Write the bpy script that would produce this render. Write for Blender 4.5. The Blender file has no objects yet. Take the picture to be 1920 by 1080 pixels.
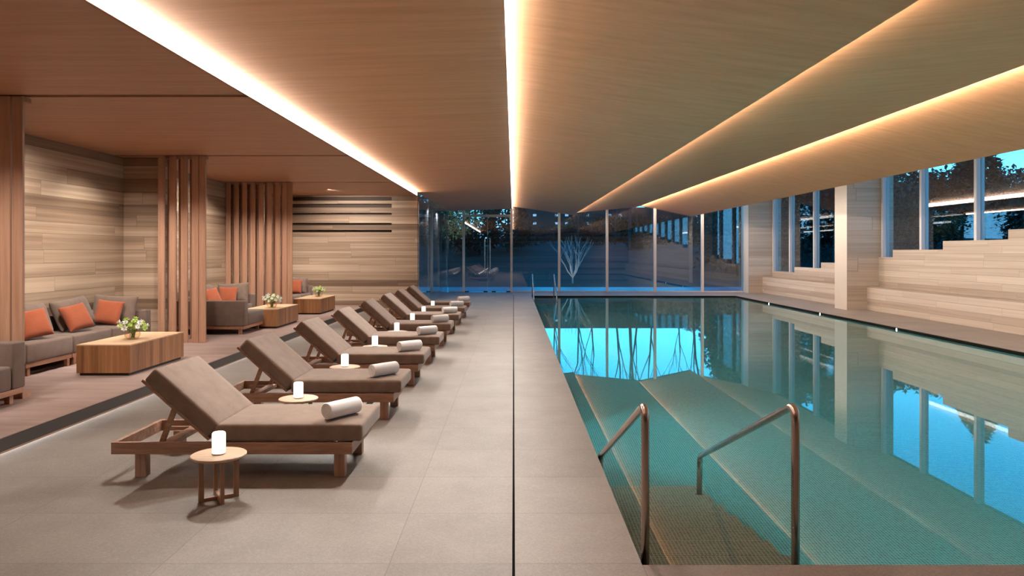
import bpy, bmesh, math, random
from mathutils import Vector, Matrix
R = math.radians
S = bpy.context.scene
COL = S.collection
random.seed(7)

# ------------------------------------------------------------------ materials
def N(nt, t, ins=None, **kw):
    n = nt.nodes.new(t)
    for k, v in kw.items():
        setattr(n, k, v)
    for k, v in (ins or {}).items():
        s = n.inputs[k]
        if isinstance(v, bpy.types.NodeSocket):
            nt.links.new(v, s)
        else:
            s.default_value = v
    return n

def M_(nt, op, a, b=None, c=None):
    ins = {0: a}
    if b is not None: ins[1] = b
    if c is not None: ins[2] = c
    return N(nt, 'ShaderNodeMath', ins, operation=op).outputs[0]

def c4(c):
    return (c[0], c[1], c[2], 1)

def newmat(name):
    m = bpy.data.materials.new(name)
    m.use_nodes = True
    nt = m.node_tree
    nt.nodes.clear()
    out = nt.nodes.new('ShaderNodeOutputMaterial')
    return m, nt, out

def pbsdf(nt, out, color, rough, metal=0.0, bump=None, bump_s=0.1, bump_d=0.01, spec=0.5):
    p = N(nt, 'ShaderNodeBsdfPrincipled', {'Roughness': rough, 'Metallic': metal, 'Specular IOR Level': spec})
    if isinstance(color, bpy.types.NodeSocket):
        nt.links.new(color, p.inputs['Base Color'])
    else:
        p.inputs['Base Color'].default_value = c4(color)
    if bump is not None:
        b = N(nt, 'ShaderNodeBump', {'Strength': bump_s, 'Distance': bump_d, 'Height': bump})
        nt.links.new(b.outputs[0], p.inputs['Normal'])
    nt.links.new(p.outputs[0], out.inputs[0])
    return p

def ramp(nt, fac, stops):
    r = nt.nodes.new('ShaderNodeValToRGB')
    e = r.color_ramp.elements
    while len(e) < len(stops): e.new(0.5)
    for i, (p, c) in enumerate(stops):
        e[i].position = p; e[i].color = c4(c)
    nt.links.new(fac, r.inputs[0])
    return r.outputs[0]

def pos(nt, world=True):
    if world:
        return N(nt, 'ShaderNodeNewGeometry').outputs['Position']
    return N(nt, 'ShaderNodeTexCoord').outputs['Object']

def wood(name, c1, c2, axis=0, scale=14, rough=0.45, world=False, stretch=0.05, bump=0.06):
    m, nt, out = newmat(name)
    sc = [scale] * 3; sc[axis] = scale * stretch
    mp = N(nt, 'ShaderNodeMapping', {'Vector': pos(nt, world), 'Scale': sc})
    n1 = N(nt, 'ShaderNodeTexNoise', {'Vector': mp.outputs[0], 'Scale': 1.0, 'Detail': 5.0, 'Roughness': 0.62, 'Distortion': 0.4})
    mp2 = N(nt, 'ShaderNodeMapping', {'Vector': pos(nt, world), 'Scale': [v * 6 for v in sc]})
    n2 = N(nt, 'ShaderNodeTexNoise', {'Vector': mp2.outputs[0], 'Scale': 1.0, 'Detail': 3.0})
    f = M_(nt, 'ADD', M_(nt, 'MULTIPLY', n1.outputs[0], 0.75), M_(nt, 'MULTIPLY', n2.outputs[0], 0.25))
    col = ramp(nt, f, [(0.33, c1), (0.66, c2)])
    pbsdf(nt, out, col, rough, bump=n2.outputs[0], bump_s=bump, bump_d=0.004)
    return m

def fabric(name, c1, c2, rough=0.95, scale=260):
    m, nt, out = newmat(name)
    n1 = N(nt, 'ShaderNodeTexNoise', {'Vector': pos(nt, False), 'Scale': scale, 'Detail': 2.0})
    n2 = N(nt, 'ShaderNodeTexNoise', {'Vector': pos(nt, False), 'Scale': 9.0, 'Detail': 3.0})
    f = M_(nt, 'ADD', M_(nt, 'MULTIPLY', n1.outputs[0], 0.6), M_(nt, 'MULTIPLY', n2.outputs[0], 0.4))
    col = ramp(nt, f, [(0.3, c1), (0.7, c2)])
    p = pbsdf(nt, out, col, rough, bump=n1.outputs[0], bump_s=0.25, bump_d=0.003, spec=0.15)
    p.inputs['Sheen Weight'].default_value = 0.15
    p.inputs['Sheen Roughness'].default_value = 0.5
    return m

def plain(name, c, rough=0.5, metal=0.0, spec=0.5):
    m, nt, out = newmat(name)
    n1 = N(nt, 'ShaderNodeTexNoise', {'Vector': pos(nt, False), 'Scale': 40.0, 'Detail': 3.0})
    k = M_(nt, 'MULTIPLY_ADD', n1.outputs[0], 0.16, 0.92)
    v = N(nt, 'ShaderNodeVectorMath', {0: tuple(c), 1: k}, operation='MULTIPLY').outputs[0]
    pbsdf(nt, out, v, rough, metal, spec=spec)
    return m

def emit(name, c, s):
    m, nt, out = newmat(name)
    e = N(nt, 'ShaderNodeEmission', {'Color': c4(c), 'Strength': s})
    nt.links.new(e.outputs[0], out.inputs[0])
    return m

def planks(name, stops, h=0.2, L=2.4, joint=0.03, streak=0.5, rough=0.6, vert=False, warp=0.35):
    """Bedded stone: courses of uneven height, each slab with a tone of its own."""
    m, nt, out = newmat(name)
    sx = N(nt, 'ShaderNodeSeparateXYZ', {0: pos(nt)})
    u = M_(nt, 'ADD', sx.outputs[0], M_(nt, 'MULTIPLY', sx.outputs[1], 1.0))
    z = sx.outputs[2]
    wv = N(nt, 'ShaderNodeTexNoise', {'W': z, 'Scale': 1.7, 'Detail': 1.0}, noise_dimensions='1D')
    v = M_(nt, 'ADD', M_(nt, 'DIVIDE', z, h), M_(nt, 'MULTIPLY', wv.outputs[0], warp / h * 0.6))
    row = M_(nt, 'FLOOR', v)
    rr = N(nt, 'ShaderNodeTexWhiteNoise', {'W': row}, noise_dimensions='1D').outputs[0]
    uu = M_(nt, 'ADD', M_(nt, 'DIVIDE', u, L), M_(nt, 'MULTIPLY', rr, 7.0))
    cell = M_(nt, 'FLOOR', uu)
    cb = N(nt, 'ShaderNodeCombineXYZ', {0: cell, 1: row, 2: 3.0}).outputs[0]
    wn = N(nt, 'ShaderNodeTexWhiteNoise', {'Vector': cb}, noise_dimensions='3D').outputs[0]
    # strata streaks along the slab
    off = N(nt, 'ShaderNodeCombineXYZ', {0: M_(nt, 'MULTIPLY', u, 0.22), 1: M_(nt, 'MULTIPLY', wn, 30.0), 2: M_(nt, 'MULTIPLY', z, 14.0)}).outputs[0]
    st = N(nt, 'ShaderNodeTexNoise', {'Vector': off, 'Scale': 1.0, 'Detail': 4.0, 'Roughness': 0.6}).outputs[0]
    t = M_(nt, 'ADD', M_(nt, 'MULTIPLY', M_(nt, 'ADD', M_(nt, 'MULTIPLY', rr, 0.78), M_(nt, 'MULTIPLY', wn, 0.22)), 1 - streak), M_(nt, 'MULTIPLY', st, streak))
    col = ramp(nt, t, stops)
    fv = M_(nt, 'FRACT', v)
    fu = M_(nt, 'FRACT', uu)
    jl = M_(nt, 'MAXIMUM', M_(nt, 'LESS_THAN', fv, joint), M_(nt, 'LESS_THAN', fu, 0.0022))
    dark = N(nt, 'ShaderNodeMix', {'Factor': M_(nt, 'MULTIPLY', jl, 0.6), 6: col, 7: (0.05, 0.035, 0.025, 1)}, data_type='RGBA')
    fine = N(nt, 'ShaderNodeTexNoise', {'Vector': pos(nt), 'Scale': 60.0, 'Detail': 3.0}).outputs[0]
    hgt = M_(nt, 'SUBTRACT', M_(nt, 'MULTIPLY', fine, 0.15), jl)
    pbsdf(nt, out, dark.outputs[2], rough, bump=hgt, bump_s=0.3, bump_d=0.006, spec=0.35)
    return m

def deck(name, base, x0, dx, y0, dy, rough=0.55):
    m, nt, out = newmat(name)
    sx = N(nt, 'ShaderNodeSeparateXYZ', {0: pos(nt)})
    fx = M_(nt, 'FRACT', M_(nt, 'DIVIDE', M_(nt, 'SUBTRACT', sx.outputs[0], x0 - 500 * dx), dx))
    fy = M_(nt, 'FRACT', M_(nt, 'DIVIDE', M_(nt, 'SUBTRACT', sx.outputs[1], y0 - 500 * dy), dy))
    j = M_(nt, 'MAXIMUM', M_(nt, 'LESS_THAN', fx, 0.0055 / dx), M_(nt, 'LESS_THAN', fy, 0.0065 / dy))
    n1 = N(nt, 'ShaderNodeTexNoise', {'Vector': pos(nt), 'Scale': 95.0, 'Detail': 3.0, 'Roughness': 0.7}).outputs[0]
    n2 = N(nt, 'ShaderNodeTexNoise', {'Vector': pos(nt), 'Scale': 2.2, 'Detail': 5.0, 'Roughness': 0.6}).outputs[0]
    n3 = N(nt, 'ShaderNodeTexVoronoi', {'Vector': pos(nt), 'Scale': 55.0}).outputs['Distance']
    ix = M_(nt, 'FLOOR', M_(nt, 'DIVIDE', M_(nt, 'SUBTRACT', sx.outputs[0], x0 - 500 * dx), dx))
    iy = M_(nt, 'FLOOR', M_(nt, 'DIVIDE', M_(nt, 'SUBTRACT', sx.outputs[1], y0 - 500 * dy), dy))
    wn = N(nt, 'ShaderNodeTexWhiteNoise', {'Vector': N(nt, 'ShaderNodeCombineXYZ', {0: ix, 1: iy}).outputs[0]}, noise_dimensions='3D').outputs[0]
    f = M_(nt, 'ADD', M_(nt, 'MULTIPLY', n1, 0.45), M_(nt, 'ADD', M_(nt, 'MULTIPLY', n2, 0.35), M_(nt, 'ADD', M_(nt, 'MULTIPLY', wn, 0.1), M_(nt, 'MULTIPLY', n3, 0.15))))
    a = [b * 0.68 for b in base]; c = [min(1, b * 1.25) for b in base]
    col = ramp(nt, f, [(0.33, a), (0.7, c)])
    mx = N(nt, 'ShaderNodeMix', {'Factor': M_(nt, 'MULTIPLY', j, 0.55), 6: col, 7: (0.08, 0.06, 0.05, 1)}, data_type='RGBA')
    pbsdf(nt, out, mx.outputs[2], rough, bump=n1, bump_s=0.12, bump_d=0.004, spec=0.4)
    return m

def mosaic(name, c1, c2, grout, t=0.025):
    m, nt, out = newmat(name)
    sx = N(nt, 'ShaderNodeSeparateXYZ', {0: pos(nt)})
    g = None; ids = []
    for i in range(3):
        q = M_(nt, 'DIVIDE', M_(nt, 'ADD', sx.outputs[i], 50 + t / 2), t)
        ids.append(M_(nt, 'FLOOR', q))
        l = M_(nt, 'LESS_THAN', M_(nt, 'FRACT', q), 0.14)
        g = l if g is None else M_(nt, 'MAXIMUM', g, l)
    wn = N(nt, 'ShaderNodeTexWhiteNoise', {'Vector': N(nt, 'ShaderNodeCombineXYZ', {0: ids[0], 1: ids[1], 2: ids[2]}).outputs[0]}, noise_dimensions='3D').outputs[0]
    col = ramp(nt, wn, [(0.0, c1), (1.0, c2)])
    mx = N(nt, 'ShaderNodeMix', {'Factor': g, 6: col, 7: c4(grout)}, data_type='RGBA')
    pbsdf(nt, out, mx.outputs[2], 0.3, bump=M_(nt, 'SUBTRACT', 1.0, g), bump_s=0.15, bump_d=0.002)
    return m

def schlick(nt, f0, gain=1.0):
    g = N(nt, 'ShaderNodeNewGeometry')
    d = N(nt, 'ShaderNodeVectorMath', {0: g.outputs['Normal'], 1: g.outputs['Incoming']}, operation='DOT_PRODUCT').outputs['Value']
    w = M_(nt, 'POWER', M_(nt, 'SUBTRACT', 1.0, M_(nt, 'ABSOLUTE', d)), 5.0)
    return N(nt, 'ShaderNodeMath', {0: w, 1: gain * (1 - f0), 2: f0}, operation='MULTIPLY_ADD', use_clamp=True).outputs[0]

def pane_mat(name, tint, k, base):
    """Coated window glass: passes most light, mirrors the rest by the Fresnel curve."""
    m, nt, out = newmat(name)
    f = schlick(nt, base, k)
    tr = N(nt, 'ShaderNodeBsdfTransparent', {'Color': c4(tint)})
    gl = N(nt, 'ShaderNodeBsdfGlossy', {'Roughness': 0.0, 'Color': (1, 1, 1, 1)})
    mx = N(nt, 'ShaderNodeMixShader', {0: f, 1: tr.outputs[0], 2: gl.outputs[0]})
    nt.links.new(mx.outputs[0], out.inputs[0])
    return m

MT = {}
MT['deck'] = deck('deck_stone', (0.188, 0.158, 0.135), -0.70, 1.275, 4.045, 0.78)
MT['coping'] = deck('coping_stone', (0.205, 0.172, 0.147), 0.72, 9.5, 4.045, 0.78)
MT['wet_paving'] = deck('terrace_paving', (0.46, 0.47, 0.52), -0.5, 1.2, 0.0, 1.2, rough=0.35)
MT['dark_stone'] = planks('umber_bedded_stone', [(0.3, (0.15, 0.088, 0.053)), (0.5, (0.29, 0.19, 0.123)), (0.7, (0.48, 0.345, 0.24))], h=0.21, L=2.6, streak=0.58)
MT['pale_stone'] = planks('pale_bedded_stone', [(0.25, (0.31, 0.24, 0.19)), (0.5, (0.42, 0.34, 0.275)), (0.78, (0.54, 0.46, 0.385))], h=0.42, L=5.0, streak=0.75, joint=0.012)
MT['bench_stone'] = planks('bench_stone', [(0.25, (0.27, 0.205, 0.158)), (0.5, (0.385, 0.31, 0.25)), (0.78, (0.51, 0.43, 0.36))], h=0.172, L=2.45, joint=0.04, warp=0.0, streak=0.6)
MT['return_stone'] = planks('grey_bedded_stone', [(0.25, (0.20, 0.19, 0.18)), (0.5, (0.34, 0.33, 0.31)), (0.75, (0.52, 0.50, 0.47))], h=0.24, L=2.2)
MT['column_stone'] = plain('column_plaster', (0.52, 0.45, 0.38), 0.42)
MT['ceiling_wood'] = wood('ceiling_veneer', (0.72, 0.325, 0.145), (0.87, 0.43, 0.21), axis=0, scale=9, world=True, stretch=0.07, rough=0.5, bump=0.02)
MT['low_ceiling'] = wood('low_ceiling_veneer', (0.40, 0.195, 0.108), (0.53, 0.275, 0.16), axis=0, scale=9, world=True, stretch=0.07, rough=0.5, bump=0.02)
MT['slat_wood'] = wood('slat_timber', (0.34, 0.17, 0.10), (0.48, 0.26, 0.165), axis=2, scale=22, world=True, stretch=0.04, rough=0.5)
MT['frame_wood'] = wood('lounger_walnut', (0.225, 0.115, 0.072), (0.46, 0.265, 0.172), axis=0, scale=26, stretch=0.07, rough=0.45)
MT['leg_wood'] = wood('leg_walnut', (0.225, 0.115, 0.072), (0.46, 0.265, 0.172), axis=2, scale=26, stretch=0.07, rough=0.45)
MT['sofa_wood'] = wood('sofa_timber', (0.28, 0.125, 0.068), (0.45, 0.225, 0.13), axis=1, scale=26, stretch=0.07, rough=0.45)
MT['table_wood'] = wood('side_table_oak', (0.38, 0.235, 0.14), (0.60, 0.42, 0.28), axis=0, scale=40, stretch=0.06, rough=0.4)
MT['table_leg'] = wood('side_table_leg_oak', (0.26, 0.135, 0.075), (0.40, 0.22, 0.13), axis=2, scale=30, stretch=0.06, rough=0.45)
MT['platform'] = wood('platform_boards', (0.24, 0.16, 0.135), (0.37, 0.265, 0.23), axis=0, scale=5, world=True, stretch=0.12, rough=0.5)
MT['fascia'] = plain('dark_bronze_fascia', (0.035, 0.024, 0.018), 0.5)
MT['fascia_trim'] = wood('fascia_trim_wood', (0.25, 0.14, 0.075), (0.38, 0.22, 0.13), axis=1, scale=20, world=True)
MT['mattress'] = fabric('taupe_weave', (0.165, 0.116, 0.09), (0.265, 0.193, 0.152))
MT['sofa'] = fabric('mocha_weave', (0.128, 0.084, 0.064), (0.198, 0.135, 0.104))
MT['orange'] = fabric('orange_weave', (0.255, 0.062, 0.026), (0.345, 0.096, 0.044), scale=320)
MT['towel'] = fabric('white_terry', (0.84, 0.825, 0.80), (0.95, 0.94, 0.92), scale=180)
MT['steel'] = plain('warm_brushed_steel', (0.47, 0.385, 0.335), 0.24, 1.0)
MT['alu'] = plain('bronze_grey_aluminium', (0.74, 0.64, 0.56), 0.45, 0.0)
MT['fin'] = plain('grey_window_fin', (0.48, 0.46, 0.455), 0.4, 0.0)
MT['black'] = plain('black_slot', (0.01, 0.009, 0.008), 0.9, spec=0.05)
MT['shadow_gap'] = plain('dark_recess', (0.03, 0.02, 0.014), 0.7)
MT['slot_back'] = plain('dark_slot_back', (0.075, 0.042, 0.026), 0.7)
MT['pool_tile'] = mosaic('teal_mosaic', (0.016, 0.15, 0.155), (0.045, 0.26, 0.265), (0.42, 0.72, 0.70))
MT['step_tile'] = mosaic('step_mosaic', (0.13, 0.13, 0.095), (0.26, 0.24, 0.18), (0.70, 0.66, 0.55))  # brown of the ceiling's reflection put into the tile colour
MT['led'] = emit('led_line', (1.0, 0.935, 0.85), 13.5)
MT['led_warm'] = emit('led_line_warm', (1.0, 0.87, 0.74), 85.0)
MT['led_soft'] = emit('led_line_soft', (1.0, 0.88, 0.74), 42.0)
MT['led_wash'] = emit('led_wall_wash', (1.0, 0.92, 0.83), 15.0)
MT['led_floor'] = emit('led_step_glow', (1.0, 0.93, 0.88), 11.0)
MT['lamp'] = emit('lamp_glow', (1.0, 0.89, 0.74), 1.6)
MT['pool_lamp'] = emit('pool_lamp', (0.50, 0.93, 1.0), 1080.0)
MT['pool_lamp_bright'] = emit('pool_lamp_bright', (0.45, 0.92, 1.0), 4300.0)
MT['edge_lamp'] = emit('edge_lamp', (0.6, 0.95, 1.0), 14.0)
MT['lit_window'] = emit('lit_window', (0.40, 0.70, 1.0), 0.8)
MT['pane'] = pane_mat('coated_pane', (0.72, 0.78, 0.83), 0.85, 0.10)
MT['grass'] = plain('dusk_lawn', (0.045, 0.045, 0.03), 0.9)
MT['bark'] = plain('dark_bark', (0.05, 0.038, 0.032), 0.9)
MT['pale_bark'] = plain('pale_bark', (0.52, 0.47, 0.40), 0.8)
MT['leaf_dark'] = plain('evergreen_leaf', (0.018, 0.028, 0.018), 0.8)
MT['leaf_lamplit'] = plain('lamplit_leaf', (0.34, 0.27, 0.08), 0.8)  # warm lamp glow put into the leaf colour
MT['leaf_green'] = plain('fresh_leaf', (0.42, 0.52, 0.09), 0.6)
MT['petal'] = plain('white_petal', (0.86, 0.86, 0.78), 0.7)
MT['petal_lime'] = plain('lime_petal', (0.55, 0.72, 0.16), 0.7)
MT['building'] = plain('distant_render', (0.03, 0.028, 0.03), 0.9)
MT['stem'] = plain('flower_stem', (0.10, 0.20, 0.04), 0.7)

def coffee_mat():
    m, nt, out = newmat('coffee_table_staves')
    sx = N(nt, 'ShaderNodeSeparateXYZ', {0: pos(nt, False)})
    u = M_(nt, 'ADD', sx.outputs[0], sx.outputs[1])
    st = M_(nt, 'FLOOR', M_(nt, 'MULTIPLY', u, 11.0))
    wn = N(nt, 'ShaderNodeTexWhiteNoise', {'W': st}, noise_dimensions='1D').outputs[0]
    mp = N(nt, 'ShaderNodeMapping', {'Vector': pos(nt, False), 'Scale': (26, 26, 1.6)})
    n1 = N(nt, 'ShaderNodeTexNoise', {'Vector': mp.outputs[0], 'Scale': 1.0, 'Detail': 4.0, 'Distortion': 0.5}).outputs[0]
    f = M_(nt, 'ADD', M_(nt, 'MULTIPLY', wn, 0.4), M_(nt, 'MULTIPLY', n1, 0.6))
    col = ramp(nt, f, [(0.25, (0.20, 0.08, 0.028)), (0.75, (0.47, 0.225, 0.09))])
    pbsdf(nt, out, col, 0.45)
    return m
MT['coffee'] = coffee_mat()
MT['coffee_top'] = wood('coffee_table_top', (0.50, 0.31, 0.17), (0.68, 0.46, 0.28), axis=0, scale=24, stretch=0.06, rough=0.45)

def water_mat():
    m, nt, out = newmat('pool_water')
    mp = N(nt, 'ShaderNodeMapping', {'Vector': pos(nt), 'Scale': (1.0, 0.55, 1.0)})
    n1 = N(nt, 'ShaderNodeTexNoise', {'Vector': mp.outputs[0], 'Scale': 2.2, 'Detail': 2.0})
    b = N(nt, 'ShaderNodeBump', {'Strength': 0.003, 'Distance': 0.02, 'Height': n1.outputs[0]})
    g = N(nt, 'ShaderNodeBsdfGlass', {'Color': (0.90, 0.99, 0.98, 1), 'Roughness': 0.012, 'IOR': 1.333, 'Normal': b.outputs[0]})
    nt.links.new(g.outputs[0], out.inputs[0])
    return m
MT['water'] = water_mat()

def vase_mat():
    m, nt, out = newmat('vase_glass')
    f = schlick(nt, 0.05, 0.8)
    tr = N(nt, 'ShaderNodeBsdfTransparent', {'Color': (0.97, 0.94, 0.88, 1)})
    gl = N(nt, 'ShaderNodeBsdfGlossy', {'Roughness': 0.05})
    mx = N(nt, 'ShaderNodeMixShader', {0: f, 1: tr.outputs[0], 2: gl.outputs[0]})
    nt.links.new(mx.outputs[0], out.inputs[0])
    return m
MT['vase'] = vase_mat()

# ------------------------------------------------------------------ mesh helpers
class MB:
    def __init__(self):
        self.bm = bmesh.new()
    def box(self, x0, y0, z0, x1, y1, z1):
        vs = [self.bm.verts.new(p) for p in ((x0,y0,z0),(x1,y0,z0),(x1,y1,z0),(x0,y1,z0),(x0,y0,z1),(x1,y0,z1),(x1,y1,z1),(x0,y1,z1))]
        for f in ((3,2,1,0),(4,5,6,7),(0,1,5,4),(1,2,6,5),(2,3,7,6),(3,0,4,7)):
            self.bm.faces.new([vs[i] for i in f])
        return self
    def obox(self, center, size, rot=None):
        """Box of a size about a centre, turned by a Matrix."""
        sx, sy, sz = [s / 2 for s in size]
        c = Vector(center)
        vs = []
        for p in ((-sx,-sy,-sz),(sx,-sy,-sz),(sx,sy,-sz),(-sx,sy,-sz),(-sx,-sy,sz),(sx,-sy,sz),(sx,sy,sz),(-sx,sy,sz)):
            v = Vector(p)
            if rot is not None: v = rot @ v
            vs.append(self.bm.verts.new(c + v))
        for f in ((3,2,1,0),(4,5,6,7),(0,1,5,4),(1,2,6,5),(2,3,7,6),(3,0,4,7)):
            self.bm.faces.new([vs[i] for i in f])
        return self
    def prism(self, prof, a0, a1, axis='y'):
        """Extrude a closed 2D profile along an axis; profile in the other two coordinates."""
        def P(u, v, a):
            return {'y': (u, a, v), 'x': (a, u, v), 'z': (u, v, a)}[axis]
        A = [self.bm.verts.new(P(u, v, a0)) for u, v in prof]
        B = [self.bm.verts.new(P(u, v, a1)) for u, v in prof]
        n = len(prof)
        self.bm.faces.new(A); self.bm.faces.new(B[::-1])
        for i in range(n):
            j = (i + 1) % n
            self.bm.faces.new((A[j], A[i], B[i], B[j]))
        return self
    def tube(self, pts, r, seg=12, cap=True):
        pts = [Vector(p) for p in pts]
        rs = r if isinstance(r, (list, tuple)) else [r] * len(pts)
        rings = []
        up = None
        for i, p in enumerate(pts):
            a = pts[max(i - 1, 0)]; b = pts[min(i + 1, len(pts) - 1)]
            d = (b - a).normalized()
            if up is None:
                up = Vector((0, 0, 1)) if abs(d.z) < 0.9 else Vector((1, 0, 0))
            s = d.cross(up).normalized(); up = s.cross(d).normalized()
            rings.append([self.bm.verts.new(p + (s * math.cos(2*math.pi*k/seg) + up * math.sin(2*math.pi*k/seg)) * rs[i]) for k in range(seg)])
        for i in range(len(rings) - 1):
            for k in range(seg):
                j = (k + 1) % seg
                self.bm.faces.new((rings[i][k], rings[i][j], rings[i+1][j], rings[i+1][k]))
        if cap:
            self.bm.faces.new(rings[0][::-1]); self.bm.faces.new(rings[-1])
        return self
    def lathe(self, prof, seg=32, cx=0, cy=0):
        rings = []
        for r, z in prof:
            if r < 1e-5:
                rings.append([self.bm.verts.new((cx, cy, z))])
            else:
                rings.append([self.bm.verts.new((cx + r*math.cos(2*math.pi*k/seg), cy + r*math.sin(2*math.pi*k/seg), z)) for k in range(seg)])
        for a, b in zip(rings, rings[1:]):
            for k in range(seg):
                j = (k + 1) % seg
                if len(a) == 1 and len(b) == 1: continue
                if len(a) == 1: self.bm.faces.new((a[0], b[j], b[k]))
                elif len(b) == 1: self.bm.faces.new((a[k], a[j], b[0]))
                else: self.bm.faces.new((a[k], a[j], b[j], b[k]))
        return self
    def quad(self, *ps):
        self.bm.faces.new([self.bm.verts.new(p) for p in ps]); return self
    def build(self, name, mat, parent=None, loc=None, bevel=0, seg=2, smooth=False, fix=True):
        me = bpy.data.meshes.new(name)
        if fix: bmesh.ops.recalc_face_normals(self.bm, faces=self.bm.faces)
        self.bm.to_mesh(me); self.bm.free()
        o = bpy.data.objects.new(name, me)
        COL.objects.link(o)
        me.materials.append(MT[mat] if isinstance(mat, str) else mat)
        if parent is not None: o.parent = parent
        if loc is not None: o.location = loc
        if bevel:
            b = o.modifiers.new('soft_edges', 'BEVEL'); b.width = bevel; b.segments = seg; b.limit_method = 'ANGLE'; b.angle_limit = R(40)
        if smooth or (bevel and seg > 2):
            for p in me.polygons: p.use_smooth = True
        return o

def tag(o, label, cat=None, group=None, kind=None):
    o['label'] = label
    if cat: o['category'] = cat
    if group: o['group'] = group
    if kind: o['kind'] = kind
    return o

def struct(o, label):
    o['label'] = label; o['kind'] = 'structure'
    return o

def empty(name, loc, label, cat, group=None, rz=0):
    o = bpy.data.objects.new(name, None)
    o.empty_display_size = 0.1
    COL.objects.link(o)
    o.location = loc; o.rotation_euler = (0, 0, rz)
    return tag(o, label, cat, group)

def copy_tree(o, loc=None, rz=None, parent=None):
    c = o.copy(); COL.objects.link(c)
    if parent is not None:
        c.parent = parent
    if loc is not None: c.location = loc
    if rz is not None: c.rotation_euler = (0, 0, rz)
    for ch in list(o.children):
        copy_tree(ch, parent=c)
    return c

ORD = ['first', 'second', 'third', 'fourth', 'fifth', 'sixth', 'seventh', 'eighth', 'ninth', 'tenth']

# ------------------------------------------------------------------ dimensions of the hall (metres)
YB = -6.0            # wall behind the viewpoint
YE = 31.6            # glazed end wall
YW = 21.6            # stone end wall of the lounge bays
XA = -7.0            # back wall of the lounge bays
XS = -4.38           # edge of the lounge platform
XG = -2.89           # line of the first light cove and the glazed return
PX0, PX1, PY0, PY1 = 0.72, 8.95, 4.03, 29.03     # pool
XC, XW = 10.1, 11.2  # column faces, window line
PZ = 0.16            # platform height
WZ = -0.06           # water level
ZL = 3.45            # low ceiling
SLOTS = [7.83, 12.68, 17.5]

# ------------------------------------------------------------------ floors
f = MB().box(XS - 0.14, YB, -0.2, -0.008, YE, 0.0)
struct(f.build('floor', 'deck'), 'beige stone slab deck under the sun loungers')
f = MB()
f.box(0.008, YB, -0.2, PX0, YE, 0.0)
f.box(PX0, YB, -0.2, XW + 0.2, PY0, 0.0)
f.box(PX0, PY1, -0.2, XW + 0.2, YE, 0.0)
f.box(PX1, PY0, -0.2, XW + 0.2, PY1, 0.0)
struct(f.build('floor_pool_surround', 'coping'), 'pale stone coping running round the swimming pool')
f = MB().box(-0.008, YB, -0.2, 0.008, YE, -0.11)
struct(f.build('trim_drain_slot', 'black'), 'thin black drain slot running along the deck')
# black overflow channel faces just under the coping edge
f = MB()
e = 0.004
f.box(PX1 - e, PY0, -0.2, PX1, PY1, -0.012)
f.box(PX0, PY1 - e, -0.2, PX1, PY1, -0.012)
f.box(PX0, PY0, -0.2, PX0 + e, PY1, -0.03)
f.box(PX0, PY0, -0.2, PX1, PY0 + e, -0.03)
struct(f.build('trim_overflow_channel', 'black'), 'black overflow channel under the pool coping')
# pool basin
f = MB()
D = -1.35
f.box(PX0 - 0.2, PY0 - 0.2, D - 0.2, PX1 + 0.2, PY1 + 0.2, D)
f.box(PX0 - 0.2, PY0 - 0.2, D, PX0, PY1 + 0.2, -0.2)
f.box(PX1, PY0 - 0.2, D, PX1 + 0.2, PY1 + 0.2, -0.2)
f.box(PX0, PY0 - 0.2, D, PX1, PY0, -0.2)
f.box(PX0, PY1, D, PX1, PY1 + 0.2, -0.2)
struct(f.build('floor_pool_basin', 'pool_tile'), 'teal mosaic basin of the swimming pool')
def pool_stairs(sign, ystart, label):
    f = MB()
    prof = []
    y = ystart; n = 7
    z = -0.20
    prof.append((ystart - sign * 0.0, D))
    pts = [(y, D), (y, z)]
    yy = ystart + sign * 0.40
    for k in range(n):
        pts.append((yy, z))
        z -= 0.15
        if z < D + 0.02: z = D
        pts.append((yy, z))
        yy += sign * 0.365
    f.prism(pts, PX0, 1.70, 'x')
    return struct(f.build('floor_pool_steps', 'step_tile'), label)
pool_stairs(1, PY0, 'submerged mosaic steps at the near corner of the pool')
pool_stairs(-1, PY1, 'submerged mosaic steps at the far end of the pool')
w = MB().quad((PX0, PY0, WZ), (PX1, PY0, WZ), (PX1, PY1, WZ), (PX0, PY1, WZ)).build('pool_water', 'water', fix=False)
struct(w, 'still clear water of the indoor swimming pool')

# platform of the lounge bays
f = MB().box(XA - 0.3, YB, 0.045, XS, YW, PZ)
struct(f.build('floor_lounge_platform', 'platform'), 'raised timber floor of the lounge bays')
f = MB().box(XA - 0.3, YB, -0.1, XS - 0.14, YW, 0.045)
struct(f.build('trim_platform_base', 'shadow_gap'), 'dark recessed base under the lounge platform')
f = MB().box(XS, YB, 0.05, XS + 0.022, YW, PZ)
struct(f.build('trim_step_fascia', 'fascia'), 'dark bronze fascia along the lounge step')
f = MB().box(XS - 0.01, YB, 0.036, XS + 0.027, YW, 0.05)
struct(f.build('trim_step_nosing', 'fascia_trim'), 'thin timber lip under the step fascia')
f = MB().quad((XS - 0.135, YB + 0.1, 0.008), (XS - 0.135, YW - 0.1, 0.008), (XS - 0.135, YW - 0.1, 0.034), (XS - 0.135, YB + 0.1, 0.034))
tag(f.build('step_light_strip', 'led_floor', fix=False), 'warm light strip hidden under the lounge step', 'light strip')

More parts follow.
